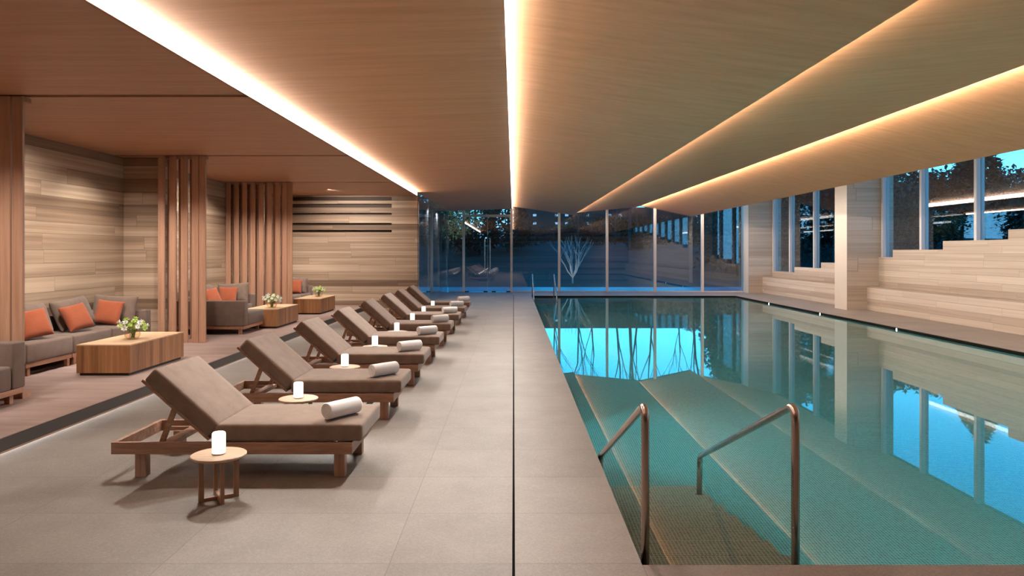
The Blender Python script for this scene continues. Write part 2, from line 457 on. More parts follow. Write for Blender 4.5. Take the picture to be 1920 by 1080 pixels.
# ------------------------------------------------------------------ walls
def wall(name, mat, label, *boxes):
    f = MB()
    for b in boxes: f.box(*b)
    return struct(f.build(name, mat), label)
wall('wall_left', 'dark_stone', 'brown bedded stone wall along the back of the lounge bays', (XA - 0.3, YB, -0.1, XA, YW + 0.3, 4.2))
wall('wall_behind', 'dark_stone', 'brown stone wall closing the hall behind the pool steps', (XA - 0.3, YB - 0.3, -0.1, XW + 0.5, YB, 4.4))
for y, nm in zip(SLOTS, ('near', 'middle', 'far')):
    wall('wall_partition_' + nm, 'dark_stone', {'near': 'brown stone partition behind the slats at the open end of the lounge',
        'middle': 'brown stone partition beside the long grey sofa', 'far': 'brown stone partition behind the wide slat screen'}[nm],
        (XA, y + 0.24, PZ, -6.27, y + 0.50, ZL + 0.05))
# stone end wall with five air slots
zs = [(2.348, 2.42), (2.558, 2.63), (2.862, 2.934), (3.086, 3.206), (3.30, 3.41)]
x0, x1 = -6.69, -3.656
bx = [(XA, YW, 0, x0, YW + 0.12, ZL + 0.2), (x1, YW, 0, XG, YW + 0.12, ZL + 0.2)]
z = 0
for a, b in zs:
    bx.append((x0, YW, z, x1, YW + 0.12, a)); z = b
bx.append((x0, YW, z, x1, YW + 0.12, ZL + 0.2))
bx.append((XA, YW + 0.2, 0, XG, YW + 0.4, ZL + 0.2))
wall('wall_far', 'dark_stone', 'brown stone end wall of the lounge with five long air slots', *bx)
wall('wall_return', 'return_stone', 'dim stone wall running close behind the glazed return', (XG - 0.45, YW + 0.4, -0.1, XG - 0.22, YE - 0.3, 3.5))
wall('trim_air_slots', 'slot_back', 'dark backing inside the long air slots', (x0, YW + 0.12, 2.3, x1, YW + 0.2, ZL + 0.1))

# right side: stone piers, stepped stone terrace, window line
def pier(name, y0, y1, label):
    f = MB().prism([(XC, 0), (XW + 0.3, 0), (XW + 0.3, 4.24), (XC, 3.94)], y0, y1, 'y')
    o = struct(f.build(name, 'pale_stone'), label)
    g = MB().prism([(XC - 0.012, 0), (XC, 0), (XC, 3.94), (XC - 0.012, 3.94)], y0, y1, 'y')
    g.build('pier_facing', 'column_stone', o)
    return o
pier('wall_pier', 21.8, 22.62, 'pale stone pier between the two tall window bays')
pier('wall_pier', 30.95, 31.9, 'pale stone pier at the corner of the glazed end wall')
f = MB().box(10.7, 22.62, 0, XW + 0.1, 30.95, 0.71)
f.box(10.7, YB, 0, XW + 0.1, 21.8, 0.71)
struct(f.build('wall_bench', 'bench_stone'), 'low pale stone bench tier along the pool side')
steps = []
f = MB()
yy = 30.8; z = 0.95
while yy > YB:
    y2 = max(yy - 2.45, YB)
    if yy > 21.8:
        lo = max(y2, 22.62)
        f.box(11.06, lo, 0.71, XW + 0.35, yy, z)
        if y2 < 21.8: f.box(11.06, y2, 0.71, XW + 0.35, 21.8, z)
    else:
        f.box(11.06, y2, 0.71, XW + 0.35, yy, min(z, 3.6))
    yy = y2; z += 0.2175
struct(f.build('wall_stepped_parapet', 'bench_stone'), 'stepped pale stone parapet rising under the side windows')
# side windows
wn = 1
def window(x0, y0, x1, y1, z0, z1, label, fins=()):
    global wn
    o = MB().box(x0, y0, z0, x1, y1, z1).build('window_%d' % wn, 'pane')
    struct(o, label)
    wn += 1
    for (b, mat) in fins:
        MB().box(*b).build('mullion', mat, o, bevel=0.004, seg=1)
    return o
finY = [30.9, 29.04, 26.7, 24.4]
finB = [21.75, 19.7, 17.37, 15.04, 12.7, 10.4, 8.05, 5.7, 3.4, 1.05, -1.3, -3.6]
def bay(fs, last, words):
    for i, y in enumerate(fs):
        y1 = fs[i + 1] if i + 1 < len(fs) else last
        b = (11.10, y - 0.1, 0.6, XW + 0.1, y, 4.17)
        w_ = (ORD + ['eleventh', 'twelfth'])[i]
        window(XW, y1, XW + 0.02, y - 0.1, 0.6, 4.17, 'tall dark window pane, %s %s' % (w_, words), [(b, 'fin')])
bay(finY, 22.62, 'from the glazed end wall in the far window bay')
bay(finB, YB, 'from the stone pier in the near window bay')

# glazed end wall and glazed return
mull = [-2.19, -0.093, 2.0, 4.1, 6.2, 8.28]
edges = [XG] + mull + [XC]
for i in range(len(edges) - 1):
    a, b = edges[i], edges[i + 1]
    if i == 1: continue
    fins = [((b - 0.05, YE - 0.10, 0, b + 0.05, YE + 0.10, 3.85), 'alu')] if i + 1 < len(edges) - 1 else []
    fins.append(((a + 0.05, YE - 0.04, 0, b - 0.05, YE + 0.05, 0.05), 'alu'))
    window(a + 0.02, YE, b - 0.02, YE + 0.02, 0.03, 3.9,
           {0: 'narrow corner glass pane of the end wall beside the glass doors', 2: 'tall end wall glass pane next to the glass doors',
            3: 'tall end wall glass pane showing the pale bare shrub', 4: 'tall end wall glass pane, third from the stone corner pier',
            5: 'tall end wall glass pane, second from the stone corner pier', 6: 'tall end wall glass pane beside the stone corner pier'}[i], fins)
d = MB().box(-2.14, YE, 0.03, -1.145, YE + 0.02, 3.3).build('door_1', 'pane'); struct(d, 'double glass door in the glazed end wall, leaf beside the corner pane')
d2 = MB().box(-1.135, YE, 0.03, -0.143, YE + 0.02, 3.3).build('door_2', 'pane'); struct(d2, 'double glass door in the glazed end wall, leaf nearer the pool')
for dd, hx in ((d, -1.26), (d2, -1.03)):
    MB().tube([(hx, YE - 0.07, 0.82), (hx, YE - 0.07, 2.36)], 0.02, 10).box(hx - 0.01, YE - 0.07, 0.98, hx + 0.01, YE, 1.0).box(hx - 0.01, YE - 0.07, 2.18, hx + 0.01, YE, 2.2).build('door_handle', 'steel', dd)
for dd, px in ((d, (-2.14, -1.32)), (d2, (-0.96, -0.32))):
    for x in px:
        MB().box(x, YE - 0.02, 0.0, x + 0.18, YE + 0.04, 0.05).build('floor_hinge', 'fascia', dd)
MB().box(-1.143, YE - 0.01, 0.03, -1.137, YE + 0.03, 3.3).build('edge_seal', 'alu', d)
o = window(-2.14, YE, -0.143, YE + 0.02, 3.40, 3.9, 'fanlight pane above the double glass door',
           [((-2.14, YE - 0.08, 3.30, -0.143, YE + 0.10, 3.40), 'alu')])
MB().box(-0.143, YE - 0.10, 0, -0.043, YE + 0.10, 3.85).build('mullion', 'alu', o, bevel=0.004, seg=1)
# glazed return along the first cove line
ys = [YW + 0.4, 24.9, 28.2, YE]
for i in range(3):
    fins = [((XG - 0.06, ys[i + 1] - 0.03, 0, XG - 0.02, ys[i + 1] + 0.03, 3.7), 'alu')]
    window(XG - 0.02, ys[i], XG, ys[i + 1], 0.0, 3.6, ['glass pane of the return wall beside the lounge end wall', 'middle glass pane of the return wall past the loungers', 'glass pane of the return wall meeting the glazed corner'][i], fins)

# ------------------------------------------------------------------ ceilings
T = 0.35
def slab(x0, z0, x1, z1, y0, y1, name, label, mat='ceiling_wood'):
    f = MB().prism([(x0, z0), (x1, z1), (x1, z1 + T), (x0, z0 + T)], y0, y1, 'y')
    return struct(f.build(name, mat), label)
slab(XG, 3.56, -0.07, 3.66, YB, YE, 'ceiling', 'folded timber ceiling panel over the sun loungers')
f = MB().prism([(-0.07, 3.76), (2.60, 3.38), (2.62, 3.38), (2.621, 3.47), (5.43, 3.74), (5.43, 4.1), (-0.07, 4.1)], YB, YE, 'y')
struct(f.build('ceiling', 'ceiling_wood'), 'folded timber ceiling panel over the pool')
f = MB().prism([(5.43, 3.83), (7.82, 3.33), (7.83, 3.47), (XW + 0.3, 4.25), (XW + 0.3, 4.41), (5.43, 4.41)], YB, YE + 0.3, 'y')
struct(f.build('ceiling', 'ceiling_wood'), 'folded timber ceiling panel falling towards the side windows')
ys = [YB] + SLOTS + [YW]
for i in range(4):
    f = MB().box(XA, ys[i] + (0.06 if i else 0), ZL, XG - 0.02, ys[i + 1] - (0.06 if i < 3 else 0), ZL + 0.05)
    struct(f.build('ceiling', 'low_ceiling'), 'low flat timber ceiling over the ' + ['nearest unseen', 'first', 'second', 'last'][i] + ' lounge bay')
f = MB().box(XA, YB, ZL + 0.16, XG - 0.02, YW, ZL + 0.3)
struct(f.build('ceiling_void', 'black'), 'black void above the slots in the low ceiling')
f = MB()
f.box(XG - 0.02, YB, ZL, XG, YW, ZL + 0.006)
f.box(XG - 0.02, YB, ZL, XG - 0.012, YW, 3.9)
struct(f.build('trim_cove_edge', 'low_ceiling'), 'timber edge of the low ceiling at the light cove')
struct(MB().box(-0.10, YB, 3.665, -0.078, YE, 4.0).build('trim_cove_edge', 'ceiling_wood'), 'timber edge at the central light cove')
struct(MB().box(5.40, YB, 3.745, 5.422, YE, 4.1).build('trim_cove_edge', 'ceiling_wood'), 'timber edge at the light cove over the water')
struct(MB().box(XA - 0.3, YB - 0.3, 4.42, XW + 0.5, YE + 0.1, 4.5).build('roof', 'building'), 'flat roof over the pool hall')
YL = 0.5   # strips cut short here to keep front light off the loungers
def led(x, z0, z1, y1, label, m='led'):
    o = MB().quad((x, YL, z0), (x, y1, z0), (x, y1, z1), (x, YL, z1)).build('cove_light_strip', m, fix=False)
    tag(o, label, 'light strip')
led(XG - 0.004, ZL + 0.008, 3.559, YW - 0.02, 'broad white light strip along the edge of the low lounge ceiling')
led(-0.068, 3.662, 3.758, YE - 0.12, 'white light strip running along the middle of the folded ceiling')
led(5.433, 3.752, 3.795, YE - 0.12, 'warm light strip in the ceiling fold above the pool water', 'led_warm')
led(2.626, 3.402, 3.44, YE - 0.12, 'faint light strip hidden in the ceiling fold above the near pool edge', 'led_soft')
led(7.835, 3.345, 3.455, YE - 0.12, 'light strip behind the last ceiling fold washing the stone bench wall', 'led_wash')

# ------------------------------------------------------------------ slat screens
def slat_screen(xs, y, label):
    """Two staggered layers of upright boards: front boards, and rear boards closing the gaps."""
    root = empty('slat_screen', (xs[0], y, PZ), label, 'screen', 'timber slat screens between the lounge bays')
    H = ZL - PZ - 0.002
    for x, nx in zip(xs, xs[1:] + [None]):
        MB().box(x - xs[0], 0, 0, x - xs[0] + 0.118, 0.036, H).build('slat', 'slat_wood', root, bevel=0.003, seg=1)
        if nx is not None and nx - x > 0.16:
            MB().box(x - xs[0] + 0.085, 0.17, 0.01, nx - xs[0] + 0.033, 0.205, H).build('rear_slat', 'slat_wood', root, bevel=0.003, seg=1)
    MB().box(0, 0.037, H - 0.05, xs[-1] - xs[0] + 0.1, 0.169, H).build('top_batten', 'slat_wood', root)
    MB().box(0, 0.037, 0.0, xs[-1] - xs[0] + 0.1, 0.169, 0.05).build('foot_batten', 'slat_wood', root)
    return root
slat_screen([-6.98 + 0.2 * i for i in range(8)] + [-5.445], SLOTS[0] - 0.02, 'reddish timber slat screen behind the grey chaise arm at the picture edge')
slat_screen([-6.255, -6.055, -5.855, -5.66, -5.535], SLOTS[1] - 0.02, 'narrow reddish timber slat screen with five slats beside the long sofa')
slat_screen([-6.99 + 0.2 * i for i in range(7)] + [-5.62, -5.60 + 0.105], SLOTS[2] - 0.02, 'wide reddish timber slat screen behind the middle sofa and coffee table')

# ------------------------------------------------------------------ sun loungers (origin on the deck, near side frame edge)
LW = 0.78
def make_lounger():
    root = empty('sun_lounger', (0, 0, 0), '', 'sun lounger', 'taupe sun loungers along the deck')
    X0, X1 = -3.117, -1.25
    zt, zb = 0.278, 0.186
    for y in (0, LW - 0.035):
        MB().box(X0, y, zb, X1, y + 0.035, zt).build('side_rail', 'frame_wood', root, bevel=0.004)
    for x in (X0, X1 - 0.035):
        MB().box(x, 0.035, zb, x + 0.035, LW - 0.035, zt).build('end_rail', 'frame_wood', root, bevel=0.004)
    for y in (0.035, LW - 0.075):
        MB().box(X0 + 0.1, y, zb + 0.01, -2.35, y + 0.04, zb + 0.045).build('ledge', 'frame_wood', root, bevel=0.003)
    for x in (-2.95, -1.40):
        for y in (0.036, LW - 0.036 - 0.075):
            MB().box(x, y, 0, x + 0.085, y + 0.075, 0.2).build('leg', 'leg_wood', root, bevel=0.004)
    MB().box(-2.79, 0.07, 0.215, -2.70, LW - 0.07, 0.25).build('crossbar', 'frame_wood', root, bevel=0.003)
    pl = MB()
    for k in range(9):
        x = -2.30 + k * 0.115
        pl.box(x, 0.035, 0.246, x + 0.085, LW - 0.035, 0.272)
    pl.build('seat_slats', 'frame_wood', root)
    # backrest
    hx, hz, ang = -2.385, 0.292, R(41.5)
    L = 0.675
    d = Vector((-math.cos(ang), 0, math.sin(ang))); n = Vector((math.sin(ang), 0, math.cos(ang)))
    rot = Matrix((( d.x, 0, n.x), (0, 1, 0), (d.z, 0, n.z)))
    c = Vector((hx, LW / 2, hz)) + d * (L / 2) + n * 0.0125
    bp = MB().obox(c, (L + 0.02, LW - 0.05, 0.025), rot).build('backrest_panel', 'frame_wood', root, bevel=0.004)
    for y in (0.09, LW - 0.09):
        a = Vector((hx, y, hz)) + d * 0.36 + n * -0.012
        b = Vector((-2.765, y, 0.25))
        dv = (a - b); ax = dv.normalized(); nn = Vector((0, 1, 0)); s = ax.cross(nn)
        rt = Matrix(((ax.x, nn.x, s.x), (ax.y, nn.y, s.y), (ax.z, nn.z, s.z)))
        MB().obox((a + b) / 2, (dv.length, 0.03, 0.04), rt).build('backrest_prop', 'frame_wood', bp, bevel=0.003)
    # cushions
    def cush(name, cx, ln, c0, dvec, nvec, th):
        f = MB()
        nx, ny = 14, 8
        def pt(i, j, top):
            u = i / nx; v = j / ny
            e = min(1, min(u * ln, (1 - u) * ln) / 0.10) ; g = min(1, min(v, 1 - v) * LW / 0.10)
            puff = 0.010 * (math.sin(e * math.pi / 2) * math.sin(g * math.pi / 2))
            h = (th - 0.006 + puff) if top else 0.0
            p = c0 + dvec * (u * ln) + Vector((0, 1, 0)) * (0.004 + v * (LW - 0.008)) + nvec * h
            return p
        vt = [[f.bm.verts.new(pt(i, j, True)) for j in range(ny + 1)] for i in range(nx + 1)]
        vb = [[f.bm.verts.new(pt(i, j, False)) for j in range(ny + 1)] for i in range(nx + 1)]
        for i in range(nx):
            for j in range(ny):
                f.bm.faces.new((vt[i][j], vt[i+1][j], vt[i+1][j+1], vt[i][j+1]))
                f.bm.faces.new((vb[i][j], vb[i][j+1], vb[i+1][j+1], vb[i+1][j]))
        for i in range(nx):
            f.bm.faces.new((vb[i][0], vb[i+1][0], vt[i+1][0], vt[i][0]))
            f.bm.faces.new((vb[i+1][ny], vb[i][ny], vt[i][ny], vt[i+1][ny]))
        for j in range(ny):
            f.bm.faces.new((vb[0][j+1], vb[0][j], vt[0][j], vt[0][j+1]))
            f.bm.faces.new((vb[nx][j], vb[nx][j+1], vt[nx][j+1], vt[nx][j]))
        o = f.build(name, 'mattress', root, bevel=0.026, seg=4, smooth=True)
        return o
    th = 0.138
    cush('seat_cushion', 0, 2.325 - 1.175, Vector((-2.325, 0, 0.283)), Vector((1, 0, 0)), Vector((0, 0, 1)), th)
    cush('back_cushion', 0, L - 0.005, Vector((hx, 0, hz)) + n * 0.026, d, n, th)
    return root
LY = [5.57, 7.50, 9.43, 11.38, 13.42, 15.45, 17.32, 19.22]
TY = [5.105, 7.06, 9.0, 10.95, 13.0, 15.0, 16.88, 18.78]
proto = make_lounger()
for i, y in enumerate(LY):
    o = proto if i == 0 else copy_tree(proto)
    o.location = (0, y, 0)
    o['label'] = ['taupe cushioned sun lounger closest to the viewer, first in the row'] [0] if i == 0 else \
        ('taupe cushioned sun lounger at the far end of the row by the window' if i == 7 else 'taupe cushioned sun lounger, %s in the row counted from the nearest one' % ORD[i])
# move the origin of each lounger under its own frame
for o in [o for o in COL.objects if o.type == 'EMPTY' and o.name.startswith('sun_lounger')]:
    off = Vector((-2.18, LW / 2, 0))
    o.location = Vector(o.location) + off
    for ch in o.children:
        ch.location = Vector(ch.location) - off

# ------------------------------------------------------------------ side tables, lamps, towels
def make_table():
    root = empty('side_table', (0, 0, 0), '', 'side table', 'round side tables between the loungers')
    MB().lathe([(0, 0.300), (0.175, 0.300), (0.187, 0.308), (0.188, 0.318), (0.184, 0.322), (0, 0.322)], 48).build('table_top', 'table_wood', root)
    for k in range(4):
        a = R(33 + 90 * k); ca, sa = math.cos(a), math.sin(a)
        rot = Matrix(((ca, -sa, 0), (sa, ca, 0), (0, 0, 1)))
        MB().obox((0.117 * ca, 0.117 * sa, 0.15), (0.036, 0.024, 0.30), rot).build('leg', 'table_leg', root, bevel=0.002)
    for k in range(2):
        a = R(33 + 90 * k); ca, sa = math.cos(a), math.sin(a)
        rot = Matrix(((ca, -sa, 0), (sa, ca, 0), (0, 0, 1)))
        MB().obox((0, 0, 0.0125 + 0.004 * k), (0.20, 0.0235, 0.025 + 0.008 * k), rot).build('foot_rail', 'table_leg', root, bevel=0.002)
    return root
def make_lamp():
    root = empty('table_lamp', (0, 0, 0), '', 'lamp', 'glowing cylinder lamps on the side tables')
    MB().lathe([(0, 0.008), (0.043, 0.008), (0.0455, 0.014), (0.046, 0.14), (0.044, 0.150), (0.038, 0.155), (0, 0.156)], 32).build('lamp_shade', 'lamp', root, smooth=True)
    MB().lathe([(0, 0), (0.038, 0), (0.044, 0.004), (0.044, 0.0085), (0, 0.0085)], 32).build('lamp_base', 'alu', root, smooth=True)
    return root
tp, lp = make_table(), make_lamp()
for i, y in enumerate(TY):
    x = -2.09 - (0.02 if i else 0)
    t = tp if i == 0 else copy_tree(tp)
    t.location = (x, y, 0)
    l = lp if i == 0 else copy_tree(lp)
    l.location = (x + 0.002, y - 0.005, 0.3222)
    q = 'before the first sun lounger' if i == 0 else 'between the %s and %s sun loungers' % (ORD[i-1], ORD[i])
    t['label'] = 'small round oak side table ' + q
    l['label'] = 'glowing white lamp on the table ' + q

def towel_mesh():
    """Rolled towel: a spiral sheet of cloth wound tightly, axis along local X, resting on z = 0."""
    f = MB()
    r0, r1, turns, th = 0.012, 0.0705, 4.4, 0.0116
    n = 120
    Lh = 0.165
    prof_o, prof_i = [], []
    for k in range(n + 1):
        t = k / n
        a = turns * 2 * math.pi * t - R(75) - turns * 2 * math.pi
        r = r0 + (r1 - r0) * t
        prof_o.append((r * math.cos(a), r * math.sin(a)))
        prof_i.append(((r - th) * math.cos(a), (r - th) * math.sin(a)))
    # a short loose flap at the outer end
    x, zz = prof_o[-1]
    loop = prof_o + prof_i[::-1]
    def ring(xp, sc):
        return [f.bm.verts.new((xp, u * sc, v * sc + r1)) for u, v in loop]
    xs = [(-Lh, 0.955), (-Lh + 0.006, 0.99), (-Lh + 0.02, 1.0), (-0.05, 1.012), (0.05, 1.008), (Lh - 0.02, 1.0), (Lh - 0.006, 0.99), (Lh, 0.955)]
    rings = [ring(a, b) for a, b in xs]
    m = len(loop)
    for A, B in zip(rings, rings[1:]):
        for k in range(m):
            j = (k + 1) % m
            f.bm.faces.new((A[k], A[j], B[j], B[k]))
    for rg, fl in ((rings[0], True), (rings[-1], False)):
        for k in range(n):
            q = (rg[k], rg[k+1], rg[m-2-k], rg[m-1-k])
            f.bm.faces.new(q if fl else q[::-1])
    return f
tw = towel_mesh().build('rolled_towel', 'towel', smooth=True)
tw.data.polygons.foreach_set('use_smooth', [True] * len(tw.data.polygons))
TWX = [-1.385, -1.40, -1.40, -1.40, -1.40, -1.40, -1.39, -1.36]
for i, y in enumerate(LY):
    o = tw if i == 0 else tw.copy()
    if i: COL.objects.link(o)
    o.location = (TWX[i], y + 0.235 + 0.01 * (i % 3), 0.4285)
    o.rotation_euler = (R(5 * (i % 2)), 0, R([56, 50, 40, 40, 34, 30, 28, 34][i]))
    tag(o, 'rolled white towel on the foot of the %s sun lounger%s' % (('nearest' if i == 0 else ORD[i] if i < 7 else 'farthest'), '' if i in (0, 7) else ' from the viewer'),
        'towel', 'rolled white towels on the loungers')

# ------------------------------------------------------------------ sofas
def rbox(name, mat, parent, b, bev=0.03, seg=4):
    return MB().box(*b).build(name, mat, parent, bevel=bev, seg=seg, smooth=True)
def sofa(y0, y1, xf, secs, label, arm_far=True, chaise=None):
    """Modular sofa along the bay wall; chaise = (y0, y1, x_front, arm side) adds a deep end unit."""
    cy = (y0 + y1) / 2
    root = empty('sectional_sofa', (XA + 0.5, cy, PZ), label, 'sofa', 'grey sofas in the lounge bays')
    ox, oy = XA + 0.5, cy
    def B(x0, a, z0, x1, b, z1): return (x0 - ox, a - oy, z0, x1 - ox, b - oy, z1)
    ya, yb = y0, y1 - (0.2 if arm_far else 0)
    n = secs
    for k in range(n):
        a = ya + (yb - ya) * k / n; b = ya + (yb - ya) * (k + 1) / n
        rbox('seat_cushion', 'sofa', root, B(XA + 0.12, a + 0.004, 0.165, xf, b - 0.004, 0.415))
        for (lx, ly) in ((xf - 0.08, a + 0.05), (xf - 0.08, b - 0.10), (XA + 0.15, a + 0.05), (XA + 0.15, b - 0.10)):
            MB().box(*B(lx, ly, 0, lx + 0.05, ly + 0.05, 0.11)).build('leg', 'sofa_wood', root)
        MB().box(*B(XA + 0.10, a + 0.01, 0.105, xf - 0.02, b - 0.01, 0.163)).build('base_rail', 'sofa_wood', root, bevel=0.003)
    rbox('backrest', 'sofa', root, B(XA + 0.01, ya, 0.165, XA + 0.12, yb, 0.64), 0.02, 3)
    if arm_far:
        rbox('arm', 'sofa', root, B(XA + 0.02, yb + 0.003, 0.165, xf + 0.01, y1, 0.62), 0.025)
        MB().box(*B(XA + 0.10, yb, 0.105, xf - 0.02, y1 - 0.02, 0.163)).build('base_rail', 'sofa_wood', root, bevel=0.003)
    if chaise:
        c0, c1, xc, side = chaise
        sa, sb, aa, ab = (c0 + 0.2, c1, c0, c0 + 0.197) if side == 'near' else (c0, c1 - 0.2, c1 - 0.197, c1)
        rbox('seat_cushion', 'sofa', root, B(XA + 0.12, sa, 0.165, xc, sb, 0.415))
        rbox('arm', 'sofa', root, B(XA + 0.02, aa, 0.165, xc + 0.005, ab, 0.652), 0.022)
        MB().box(*B(XA + 0.10, c0 + 0.02, 0.105, xc - 0.015, c1 - 0.02, 0.163)).build('base_rail', 'sofa_wood', root, bevel=0.003)
        for (lx, ly) in ((xc - 0.14, c0 + 0.07), (xc - 0.14, c1 - 0.12), (XA + 0.15, c0 + 0.07), (XA + 0.15, c1 - 0.12), ((xc + XA) / 2, c0 + 0.07)):
            MB().box(*B(lx, ly, 0, lx + 0.055, ly + 0.055, 0.11)).build('leg', 'sofa_wood', root)
    return root
sofa(3.4, 6.45, -6.1, 3, 'brown grey sofa corner with chaise arm in front of the near slat screen', False, (6.5, 7.64, -5.18, 'far'))
sofa(8.2, 12.3, -6.2, 4, 'long brown grey sofa against the stone wall behind the nearest coffee table', True)
sofa(15.0, 16.85, -6.04, 2, 'brown grey sofa with deep chaise between the two slat screens', True, (13.85, 14.95, -5.18, 'near'))
sofa(18.2, 21.15, -5.9, 3, 'brown grey sofa beside the far stone wall with air slots', True)

# cushions
def pillow_mesh(w, h, t):
    f = MB()
    n = 14
    def pt(i, j, s):
        u = 2 * i / n - 1; v = 2 * j / n - 1
        q = max(0.0, (1 - u ** 4)) ** 0.5 * max(0.0, (1 - v ** 4)) ** 0.5
        px = u * w / 2 * (1 - 0.085 * (1 - v * v) * abs(u) ** 3)
        pz = v * h / 2 * (1 - 0.085 * (1 - u * u) * abs(v) ** 3)
        return (px, s * t / 2 * q, pz)
    A = [[f.bm.verts.new(pt(i, j, -1)) for j in range(n + 1)] for i in range(n + 1)]
    Bv = [[A[i][j] if i in (0, n) or j in (0, n) else f.bm.verts.new(pt(i, j, 1)) for j in range(n + 1)] for i in range(n + 1)]
    for i in range(n):
        for j in range(n):
            f.bm.faces.new((A[i][j], A[i+1][j], A[i+1][j+1], A[i][j+1]))
            f.bm.faces.new((Bv[i][j], Bv[i][j+1], Bv[i+1][j+1], Bv[i+1][j]))
    return f
PROT = {}
def pillow(kind, x, y, z, rz, tilt, roll, label):
    w, h, t, m, nm, grp = {'o': (0.43, 0.43, 0.15, 'orange', 'throw_pillow', 'orange throw pillows on the sofas'),
                           'g': (0.92, 0.50, 0.22, 'sofa', 'back_cushion_pillow', 'grey back cushions on the sofas'),
                           's': (0.76, 0.50, 0.20, 'sofa', 'back_cushion_pillow', 'grey back cushions on the sofas')}[kind]
    if kind not in PROT:
        o = PROT[kind] = pillow_mesh(w, h, t).build(nm, m, smooth=True)
        s = o.modifiers.new('smooth_cloth', 'SUBSURF'); s.levels = s.render_levels = 1
    else:
        o = PROT[kind].copy(); COL.objects.link(o)
    o.rotation_mode = 'ZYX' if False else 'XYZ'
    o.matrix_world = Matrix.Translation((x, y, z)) @ Matrix.Rotation(R(rz), 4, 'Z') @ Matrix.Rotation(R(tilt), 4, 'X') @ Matrix.Rotation(R(roll), 4, 'Y')
    tag(o, label, 'cushion', grp)
SZ = PZ + 0.415
# local: pillow front faces -Y; rz = 90 turns it to face +X
pillow('g', -6.72, 9.95, SZ + 0.235, 90, -20, 2, 'grey back cushion on the long sofa nearest the slatted screen edge')
pillow('g', -6.72, 10.98, SZ + 0.25, 90, -22, -4, 'grey back cushion on the long sofa, middle of its three')
pillow('s', -6.60, 11.90, SZ + 0.235, 4, -14, 3, 'grey cushion in the corner of the long sofa against its arm')
pillow('o', -6.48, 9.72, SZ + 0.21, 58, -26, -8, 'orange throw pillow nearest the slats on the long sofa')
pillow('o', -6.47, 10.66, SZ + 0.215, 66, -28, -10, 'orange throw pillow in the middle of the long sofa')
pillow('o', -6.55, 11.64, SZ + 0.205, 12, -24, 8, 'orange throw pillow at the corner end of the long sofa')
pillow('g', -6.74, 15.7, SZ + 0.235, 90, -18, 0, 'grey back cushion half hidden by the slats on the chaise sofa')
pillow('s', -6.40, 16.42, SZ + 0.24, 0, -14, -3, 'grey cushion against the arm of the chaise sofa')
pillow('o', -6.46, 15.42, SZ + 0.21, 62, -24, -6, 'orange throw pillow half hidden by slats on the chaise sofa')
pillow('o', -6.40, 16.12, SZ + 0.205, 6, -20, 2, 'orange throw pillow facing the viewer on the chaise sofa')
pillow('g', -6.72, 19.6, SZ + 0.235, 90, -18, 0, 'grey back cushion behind the wide slat screen on the far sofa')
pillow('s', -6.30, 20.75, SZ + 0.225, 2, -12, 3, 'grey cushion against the arm of the far sofa')
pillow('o', -6.36, 19.95, SZ + 0.205, 60, -22, -5, 'orange throw pillow partly behind the slats on the far sofa')
pillow('o', -6.22, 20.45, SZ + 0.20, 8, -18, 2, 'orange throw pillow facing the viewer on the far sofa')

# ------------------------------------------------------------------ coffee tables, vases, flowers
def coffee(y0, y1, label):
    root = empty('coffee_table', (-5.28, (y0 + y1) / 2, PZ), label, 'coffee table', 'low timber coffee tables in the lounge bays')
    hw, hl = 0.345, (y1 - y0) / 2
    MB().box(-hw, -hl, 0.035, hw, hl, 0.385).build('body', 'coffee', root, bevel=0.003)
    MB().box(-hw, -hl, 0.3855, hw, hl, 0.402).build('table_top', 'coffee_top', root, bevel=0.003)
    MB().box(-hw + 0.03, -hl + 0.03, 0, hw - 0.03, hl - 0.03, 0.036).build('plinth', 'shadow_gap', root)
    return root
coffee(9.26, 10.77, 'low box coffee table of striped timber, nearest of the three')
coffee(15.05, 16.5, 'low box coffee table beside the chaise sofa, middle of the three')
coffee(18.4, 19.9, 'low box coffee table before the far stone wall, last of the three')

def petal_flower(rng, r=0.030):
    f = MB()
    n = 6
    for ly in range(2):
        for k in range(n):
            a = 2 * math.pi * (k + 0.5 * ly) / n
            c, s = math.cos(a), math.sin(a)
            rr = r * (1 - 0.35 * ly)
            def P(u, v, h): return (c * u - s * v, s * u + c * v, h)
            h0 = 0.004 + 0.006 * ly
            pts = [P(0.002, 0, h0), P(rr * 0.55, -rr * 0.34, h0 + 0.008 + 0.01 * ly), P(rr, -rr * 0.12, h0 + 0.010 + 0.014 * ly), P(rr, rr * 0.12, h0 + 0.010 + 0.014 * ly), P(rr * 0.55, rr * 0.34, h0 + 0.008 + 0.01 * ly)]
            q = [(x, y, z - 0.0025) for x, y, z in pts]
            A = [f.bm.verts.new(p) for p in pts]; B = [f.bm.verts.new(p) for p in q]
            f.bm.faces.new(A); f.bm.faces.new(B[::-1])
            for i in range(5):
                j = (i + 1) % 5
                f.bm.faces.new((A[j], A[i], B[i], B[j]))
    return f
def leaf_into(f, p, d, ln, wd):
    d = d.normalized(); s = d.cross(Vector((0, 0, 1)))
    s = s.normalized() if s.length > 1e-3 else Vector((1, 0, 0))
    up = s.cross(d)
    b = Vector(p)
    A = b; C = b + d * ln * 0.5 + up * ln * 0.10; E = b + d * ln - up * ln * 0.08
    v = [f.bm.verts.new(q) for q in (A, C + s * wd, E, C - s * wd, C + up * 0.003)]
    f.bm.faces.new((v[0], v[1], v[4])); f.bm.faces.new((v[1], v[2], v[4])); f.bm.faces.new((v[2], v[3], v[4])); f.bm.faces.new((v[3], v[0], v[4]))
